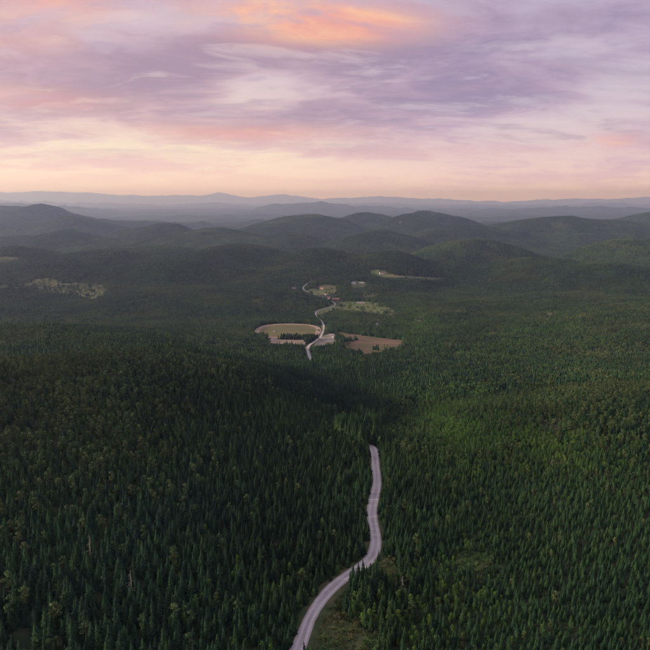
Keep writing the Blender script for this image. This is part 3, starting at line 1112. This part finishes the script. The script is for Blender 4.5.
make_house('white wooden house with dark roof, leftmost of the valley houses', 'house', 294, 288.6, 12, 17, 9, 5, 3.2, 'white_wall', 'dark_roof')
make_house('small ochre house with red tiled roof beside the tan stubble strip', 'house', 322, 289.2, -20, 15, 9, 4.5, 3.2, 'tan_wall', 'red_roof')
make_house('white shed with pale roof on the village meadow', 'shed', 326, 295.2, 30, 8, 6, 3, 2.0, 'white_wall', 'metal_roof', 1, False, 'shed')
make_house('long red barn with red roof at the upper road bend', 'barn', 336, 300.6, 4, 26, 11, 5, 4.0, 'red_wall', 'red_roof', 4, False, 'barn')
make_house('low red outbuilding with dark roof left behind the long red barn', 'barn', 329, 298.4, -30, 14, 9, 4, 3.0, 'red_wall', 'dark_roof', 2, False, 'barn')
make_house('white farmhouse on the small light meadow, left of the pale pair', 'house', 353.6, 284.4, 15, 18, 10, 6, 3.6, 'white_wall', 'metal_roof')
make_house('wide ochre farmhouse with pale roof, right of the pale pair', 'house', 361.5, 284.2, -10, 22, 11, 5, 3.4, 'tan_wall', 'metal_roof')
make_house('white farmhouse with red roof on the far pale green field', 'house', 382, 274.2, 10, 22, 12, 6, 4.0, 'white_wall', 'red_roof')
make_house('long pale-roofed barn along the top of the green pasture', 'barn', 361, 304.2, -4, 26, 10, 4, 2.4, 'tan_wall', 'metal_roof', 4, False, 'barn')
make_house('tiny white cabin alone among trees behind the bare field', 'cabin', 377, 325.2, 20, 7, 5, 3, 1.8, 'white_wall', 'metal_roof', 1, False, 'cabin')
make_house('small white clubhouse on the dry grass inside the oval track', 'hut', 274.3, 332.0, 80, 5, 4, 2.6, 1.2, 'white_wall', 'metal_roof', 1, False, 'hut')
make_house('low workshop with pale sheet roof in the gravel yard', 'workshop', 329, 343.6, 8, 12, 7, 3.2, 1.4, 'tan_wall', 'metal_roof', 2, False, 'workshop')
make_house('white storage shed at the back of the gravel yard', 'shed', 333.5, 337.6, 60, 8, 5, 3.0, 1.2, 'white_wall', 'metal_roof', 1, False, 'shed')

# low growth beside the near road, where the photograph looks onto the carriageway
CLEAR.append((np.array(gp((302, 655), (308, 635), (318, 614), (330, 600), (344, 587), (350, 589), (347, 603), (338, 616), (330, 630), (318, 655))), 0.0))
NEAR_OPEN = [np.array(gp((302, 655), (308, 635), (318, 614), (330, 600), (344, 587), (352, 590), (352, 612), (380, 640), (382, 652), (352, 664))),
             np.array(gp((377, 564), (385, 556), (397, 566), (402, 584), (390, 590), (380, 577))),
             np.array(gp((456, 556), (470, 551), (487, 556), (490, 567), (478, 574), (462, 572), (453, 565)))]

# keep sight lines onto the parts of the valley road that show
vis = []
for i, p in enumerate(ROAD):
    d = ROAD_D[i]
    if d > 780:
        dirv = p / d
        t = ROAD[min(i + 1, len(ROAD) - 1)] - ROAD[max(i - 1, 0)]
        t = t / (np.linalg.norm(t) + 1e-9)
        cols = 325 + FPX * p[0] / (p[1] * math.cos(PITCH) + (CAM_H - ROAD_Z[i]) * math.sin(PITCH))
        rows = 325 + FPX * math.tan(math.atan2(CAM_H - ROAD_Z[i], d) - PITCH)
        if rows > 321 or 303.5 < rows < 312.5 or 285 < rows < 291:
            back = 7.5 * d / (CAM_H - ROAD_Z[i] - 7.5)
            for k in range(0, 7):
                vis.append(p - dirv * back * k / 6)
VIS = np.array(vis)


def free(X, Y, road_gap, vis_gap=5.0):
    ok = ~clear_mask(X, Y)
    for hx, hy, r in HOUSES:
        ok &= np.hypot(X - hx, Y - hy) > r
    s = np.nonzero(ok & (np.abs(X) < 420) & (Y < 3800))[0]
    if len(s):
        dd_ = dist_to_path(X[s], Y[s], ROAD)
        hid = (np.hypot(X[s], Y[s]) > HID0) & (np.hypot(X[s], Y[s]) < 770)
        ok[s] &= dd_ > np.where(hid, 2.2, road_gap)
    s = np.nonzero(ok & (np.abs(X) < 200) & (Y > 600) & (Y < 2600))[0]
    if len(s):
        ok[s] &= dist_to_path(X[s], Y[s], VIS) > vis_gap
    return ok


def pixel(X, Y, Z):
    dpt = Y * math.cos(PITCH) + (CAM_H - Z) * math.sin(PITCH)
    up = Y * math.sin(PITCH) - (CAM_H - Z) * math.cos(PITCH)
    return 325 + FPX * X / dpt, 325 - FPX * up / dpt


nearY = np.array([p[1] for p in near_pts])
nearX = np.array([p[0] for p in near_pts])


def road_x(Y):
    return np.interp(Y, nearY, nearX)


def species(X, Y, px, py):
    """0 spruce, 1 pine, 2 birch"""
    n1 = fbm(X, Y, 130.0, 3, 0.55, 31.0)
    n2 = fbm(X, Y, 90.0, 3, 0.55, 47.0)
    u = rng.random(X.shape)
    right = X > road_x(Y)
    pb = np.clip(0.02 + 0.5 * n2 + 0.08 * right, 0.01, 0.7)
    for cx, cy_, sx, sy, k in ((430, 420, 50, 22, 0.85), (470, 610, 45, 35, 0.6), (425, 575, 36, 34, 0.6), (560, 470, 80, 22, 0.35), (620, 520, 40, 20, 0.3), (500, 520, 40, 18, 0.25), (520, 450, 70, 20, 0.35), (415, 328, 16, 14, 0.8), (500, 360, 60, 14, 0.35), (540, 330, 60, 10, 0.3), (120, 400, 90, 35, 0.28), (325, 300, 30, 20, 0.4)):
        pb = pb + k * np.exp(-0.5 * (((px - cx) / sx) ** 2 + ((py - cy_) / sy) ** 2))
    near_ = np.clip((py - 430) / 90, 0, 1)  # species mix imitates foreground shade: fewer pines and birches up close
    pp = np.clip(0.40 - 0.34 * near_ + 0.7 * n1 * (1 - 0.65 * near_), 0.03, 0.85)
    pb = pb + 0.10 * (1 - near_)
    for cx, cy_, sx, sy, k in ((60, 340, 110, 16, 0.3), (540, 440, 60, 14, 0.4), (600, 330, 70, 25, 0.3)):
        pp = pp + k * np.exp(-0.5 * (((px - cx) / sx) ** 2 + ((py - cy_) / sy) ** 2))
    pp = pp + 0.24 * np.clip((np.hypot(X, Y) - 700) / 500, 0, 1)
    # dark spruce beside the road, plus added spruce imitating shade on spur and foreground
    spruce_shade = np.exp(-0.5 * (((px - 330) / 38) ** 2 + ((py - 480) / 60) ** 2)) + np.exp(-0.5 * (((px - 400) / 26) ** 2 + ((py - 500) / 40) ** 2)) + np.exp(-0.5 * (((px - 370) / 60) ** 2 + ((py - 385) / 16) ** 2)) + np.exp(-0.5 * (((px - 580) / 90) ** 2 + ((py - 560) / 60) ** 2)) + np.exp(-0.5 * (((px - 265) / 75) ** 2 + ((py - 440) / 60) ** 2)) + 0.8 * np.exp(-0.5 * (((px - 110) / 150) ** 2 + ((py - 580) / 70) ** 2))
    pb = pb * (1 - 0.9 * np.clip(spruce_shade, 0, 1))
    pp = pp * (1 - 0.85 * np.clip(spruce_shade, 0, 1))
    return np.where(u < pb, 2, np.where(u < pb + (1 - pb) * pp, 1, 0))


# near forest: every tree in full shape
X, Y = jitter_grid(-340, 340, 55, 525, 1.5)
s = in_wedge(X, Y, 70, 520)
X, Y = X[s], Y[s]
right = X > road_x(Y) + 2
px, py = pixel(X, Y, H(X, Y))
young = np.clip((px - 400) / 80, 0, 1) * np.clip((py - 430) / 60, 0, 1)           # the younger stand, low right
young = np.where(right, young, 0)
keep = rng.random(X.shape) < (0.72 + 0.26 * young) - 0.30 * np.exp(-0.5 * (((px - 40) / 130) ** 2 + ((py - 640) / 90) ** 2))
keep &= free(X, Y, 3.1)
X, Y, right, px, py, young = X[keep], Y[keep], right[keep], px[keep], py[keep], young[keep]
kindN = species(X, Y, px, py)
big = np.exp(-0.5 * (((px - 40) / 130) ** 2 + ((py - 640) / 90) ** 2))             # the tall old stand, low left
sc = (0.20 + 0.23 * rng.random(X.shape)) * (1 - 0.34 * young) * (1 + 0.40 * big)
sc = sc * np.where(kindN == 2, 0.88, 1.0)
sc = sc * np.where((kindN == 0) & (rng.random(X.shape) < 0.18), 0.5, 1.0)
Z = H(X, Y) - 0.25
# the dark clump that hides the bend of the near road
clump = np.array(gp((353, 589), (358, 586), (364, 584), (369, 588), (360, 595), (366, 597), (355, 598), (372, 596), (362, 604), (350, 596), (369, 605), (376, 590)))
cl_n = len(clump)
X = np.concatenate([X, clump[:, 0]])
Y = np.concatenate([Y, clump[:, 1]])
Z = H(X, Y) - 0.25
kindN = np.concatenate([kindN, np.zeros(cl_n, int)])
sc = np.concatenate([sc, rng.uniform(0.42, 0.6, cl_n)])
right = np.concatenate([right, np.ones(cl_n, bool)])
is_clump = np.arange(len(X)) >= len(X) - cl_n
hx, hy = [], []
for i in range(1, len(ROAD) - 1):
    if HID0 < ROAD_D[i] < 775:
        t = ROAD[i + 1] - ROAD[i - 1]
        t = t / np.linalg.norm(t)
        for sgn in (-1, 1):
            for _ in range(3):
                q = ROAD[i] + t * rng.uniform(-2, 2) + np.array([t[1], -t[0]]) * sgn * rng.uniform(2.3, 4.0)
                hx.append(q[0])
                hy.append(q[1])
hx, hy = np.array(hx), np.array(hy)
q = dist_to_path(hx, hy, ROAD) > 2.2
hx, hy = hx[q], hy[q]
X, Y = np.concatenate([X, hx]), np.concatenate([Y, hy])
Z = H(X, Y) - 0.25
kindN = np.concatenate([kindN, np.zeros(len(hx), int)])
sc = np.concatenate([sc, rng.uniform(0.6, 0.8, len(hx))])
right = np.concatenate([right, np.ones(len(hx), bool)])
is_clump = np.concatenate([is_clump, np.zeros(len(hx), bool)])
rot = rng.uniform(0, 6.283, X.shape)
lean = rng.normal(0, 0.025, (len(X), 2))
shape = np.array([rng.integers(0, NHI[KINDS[k]]) for k in kindN])
width = sc * rng.uniform(1.0, 1.35, X.shape)
px, py = pixel(X, Y, Z)
pxt, pyt = pixel(X, Y, Z + 15 * sc)
inview = (px > 4) & (px < 646) & (pyt < 632)
D = np.hypot(X, Y)
size_px = sc / D

single = np.zeros(len(X), bool)
NAMES = {0: ('spruce_tree', 'spruce'), 1: ('pine_tree', 'pine'), 2: ('birch_tree', 'birch')}
LOOK = {0: ('dark narrow spruce', 'spruces'), 1: ('rounded grey-green pine', 'pines'), 2: ('light green leafy birch', 'birches')}
for k in range(3):
    c = np.nonzero((kindN == k) & inview)[0]
    c = c[np.argsort(-size_px[c] - is_clump[c] * 10)][:300]
    single[c] = True


def plant(kind, i_shape, loc, rz, ln, scl, label, group, name=None, cat=None):
    nm, ct = NAMES[kind]
    root = bpy.data.objects.new(nm, None)
    root.empty_display_size = 0.5
    C.objects.link(root)
    root.location = loc
    root.rotation_euler = (ln[0], ln[1], rz)
    root.scale = scl
    tr, cr = HI[KINDS[kind]][i_shape]
    t_ = bpy.data.objects.new('trunk', tr)
    C.objects.link(t_)
    t_.parent = root
    c_ = bpy.data.objects.new('crown', cr)
    C.objects.link(c_)
    c_.parent = root
    return tag(root, label, ct, group)


road_d = dist_to_path(X, Y, ROAD)
for i in np.nonzero(single)[0]:
    k = int(kindN[i])
    if is_clump[i]:
        lab, grp = 'dark spruce in the small clump hiding the near road bend', 'spruces of the clump at the road bend'
    else:
        hi_ = sc[i] > (0.38 if k < 2 else 0.33)
        look = ('tall ' if hi_ else 'small ') + LOOK[k][0]
        if road_d[i] < 14:
            where = 'at the edge of the gravel road, on its %s side' % ('right' if right[i] else 'left')
        elif right[i] and px[i] > 470:
            where = 'in the young stand in the lower right corner'
        elif right[i]:
            where = 'in the near forest between road and lower right corner'
        elif px[i] < 110:
            where = 'in the old stand in the lower left corner'
        elif px[i] < 220:
            where = 'in the left forest, between corner stand and roadside trees'
        else:
            where = 'in the dark forest just left of the near road'
        lab, grp = look + ' ' + where, ('tall ' if hi_ else 'small ') + LOOK[k][1] + ' ' + where
    plant(k, int(shape[i]), (X[i], Y[i], Z[i]), rot[i], lean[i], (width[i], width[i], sc[i]), lab, grp)

# mid distance: lighter shapes of the same trees
X2, Y2 = jitter_grid(-1750, 1750, 400, 2800, 5.6)
s = in_wedge(X2, Y2, 518, 2800)
X2, Y2 = X2[s], Y2[s]
s = free(X2, Y2, 7.0)
X2, Y2 = X2[s], Y2[s]
Z2 = H(X2, Y2) - 0.4
px2, py2 = pixel(X2, Y2, Z2)
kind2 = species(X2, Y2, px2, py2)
sc2 = rng.uniform(0.72, 1.05, X2.shape)
shape2 = np.array([NHI[KINDS[k]] for k in kind2]) + rng.integers(0, NLO, X2.shape)
wd2 = sc2 * rng.uniform(1.35, 1.6, X2.shape)

# row of dark spruces below the pasture
FORLAB = {0: 'dark spruce forest covering the slopes and valley', 1: 'grey-green pine forest mixed into the slopes', 2: 'light green birch woods in patches on the slopes'}
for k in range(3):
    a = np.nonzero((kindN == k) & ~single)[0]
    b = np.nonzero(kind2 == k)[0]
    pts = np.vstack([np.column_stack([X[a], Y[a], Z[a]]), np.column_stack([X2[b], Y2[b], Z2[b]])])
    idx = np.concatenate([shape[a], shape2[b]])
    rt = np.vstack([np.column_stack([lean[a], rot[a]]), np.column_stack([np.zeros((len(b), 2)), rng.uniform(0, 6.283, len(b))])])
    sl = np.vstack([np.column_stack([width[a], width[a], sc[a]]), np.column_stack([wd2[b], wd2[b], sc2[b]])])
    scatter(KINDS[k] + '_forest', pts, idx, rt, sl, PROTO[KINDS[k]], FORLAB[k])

# far slopes: stands of trees
X3, Y3 = jitter_grid(-5200, 5200, 2200, 8600, 33.0)
s = in_wedge(X3, Y3, 2790, 8600)
X3, Y3 = X3[s], Y3[s]
s = free(X3, Y3, 14.0, 5.0)
X3, Y3 = X3[s], Y3[s]
n3 = fbm(X3, Y3, 700.0, 3, 0.55, 61.0)
i3 = np.where(n3 > 0.12, rng.choice([1, 3, 5, 7], X3.shape), rng.choice([0, 2, 4, 6], X3.shape))
sc3 = rng.uniform(0.85, 1.15, X3.shape)
Z3 = H(X3, Y3)
gx = (H(X3 + 18, Y3) - H(X3 - 18, Y3)) / 36
gy = (H(X3, Y3 + 18) - H(X3, Y3 - 18)) / 36
e3 = []
for a, b, c in zip(gx, gy, rng.uniform(0, 6.283, X3.shape)):
    q = Vector((0, 0, 1)).rotation_difference(Vector((-a, -b, 1.0)).normalized())
    e = (q.to_matrix() @ Matrix.Rotation(c, 3, 'Z')).to_euler('XYZ')
    e3.append((e.x, e.y, e.z))
scatter('far_forest', np.column_stack([X3, Y3, Z3 - 0.6]), i3, np.array(e3),
        np.column_stack([sc3 * 1.3, sc3 * 1.3, sc3 * rng.uniform(0.75, 1.0, X3.shape)]), stand_col, 'hazy mixed forest on the far hills')

# undergrowth in the openings beside the near road
xs, ys = [], []
for P in NEAR_OPEN:
    lo, hi = P.min(0), P.max(0)
    a, b = jitter_grid(lo[0], hi[0], lo[1], hi[1], 1.35)
    q = inside(P, a, b) & (rng.random(a.shape) < 0.85)
    xs.append(a[q])
    ys.append(b[q])
for i in range(len(ROAD)):
    if ROAD_D[i] < 560:
        t = ROAD[min(i + 1, len(ROAD) - 1)] - ROAD[max(i - 1, 0)]
        t = t / np.linalg.norm(t)
        n_ = np.array([t[1], -t[0]])
        for sgn in (-1, 1):
            for _ in range(5):
                q = ROAD[i] + t * rng.uniform(-2, 2) + n_ * sgn * rng.uniform(4.0, 7.5)
                xs.append(q[:1])
                ys.append(q[1:])
xs, ys = np.concatenate(xs), np.concatenate(ys)
dq = dist_to_path(xs, ys, ROAD)
q = dq > 3.6
xs, ys, dq = xs[q], ys[q], dq[q]
ss = rng.uniform(0.45, 1.25, xs.shape)
ss = np.minimum(ss, 0.35 + (dq - 3.4) * 0.35)
scatter('undergrowth', np.column_stack([xs, ys, H(xs, ys) - 0.15]), rng.integers(0, 5, xs.shape), np.column_stack([np.zeros((len(xs), 2)), rng.uniform(0, 6.283, xs.shape)]),
        np.column_stack([ss, ss, ss]), shrub_col, 'low shrubs and saplings along the road edges and openings')


# ------------------------------------------------------------------ dead standing trunks that show pale in the forest
def snag(px_, py_, h, label, seed):
    r = random.Random(seed)
    p = ground(px_, py_)
    root = bpy.data.objects.new('dead_tree', None)
    C.objects.link(root)
    root.location = (p[0], p[1], float(H(p[0], p[1])) - 0.3)
    tag(root, label, 'dead tree', 'dead trees')
    m = MB()
    m.tube([(0, 0, -0.5), (0.1, 0, h * .5), (0.05, 0.1, h)], [0.24, 0.17, 0.04], 7)
    link('trunk', m.mesh('trunk', [M['deadwood']]), root)
    for i in range(16):
        z = h * (0.4 + 0.56 * i / 15)
        a = r.uniform(0, 6.28)
        q = (1.9 - 1.5 * i / 15) * r.uniform(.6, 1.1)
        m = MB()
        m.tube([(0.05, 0.05, z), (math.cos(a) * q * .6, math.sin(a) * q * .6, z + .05), (math.cos(a) * q, math.sin(a) * q, z - .35)], [0.06, 0.045, 0.015], 4)
        link('branch', m.mesh('branch', [M['deadwood']]), root)
    return root


snag(91, 566, 11, 'bare pale dead tree, left of two standing in the dark left forest', 1)
snag(132, 602, 10, 'bare pale dead tree near the bottom edge of the left forest', 2)
snag(402, 600, 8, 'thin bare trunk in the right forest below the road bend', 4)

# ------------------------------------------------------------------ haze
top = float(max(zz.max(), CAM_H)) + 25
bot = float(zz.min()) - 2
m = MB()
m.box(-52300, 52300, -52300, 52300, bot, top)
hm = bpy.data.materials.new('haze')
hm.use_nodes = True
hn = NT(hm.node_tree)
hn.n.clear()
pv = hn.new('ShaderNodeVolumePrincipled')
pv.inputs['Color'].default_value = (0.50, 0.63, 1.0, 1)
pv.inputs['Absorption Color'].default_value = (1, 1, 1, 1)
pv.inputs['Density'].default_value = 7.4e-5
pv.inputs['Anisotropy'].default_value = 0.6
mo = hn.new('ShaderNodeOutputMaterial')
hn.l.new(pv.outputs[0], mo.inputs['Volume'])
tag(link('haze', m.mesh('haze', [hm])), 'pale lavender evening haze over the hills', None, None, 'stuff')
print('TOP', top, 'BOT', bot, 'trees', len(X), len(X2), len(X3), 'singles', single.sum())
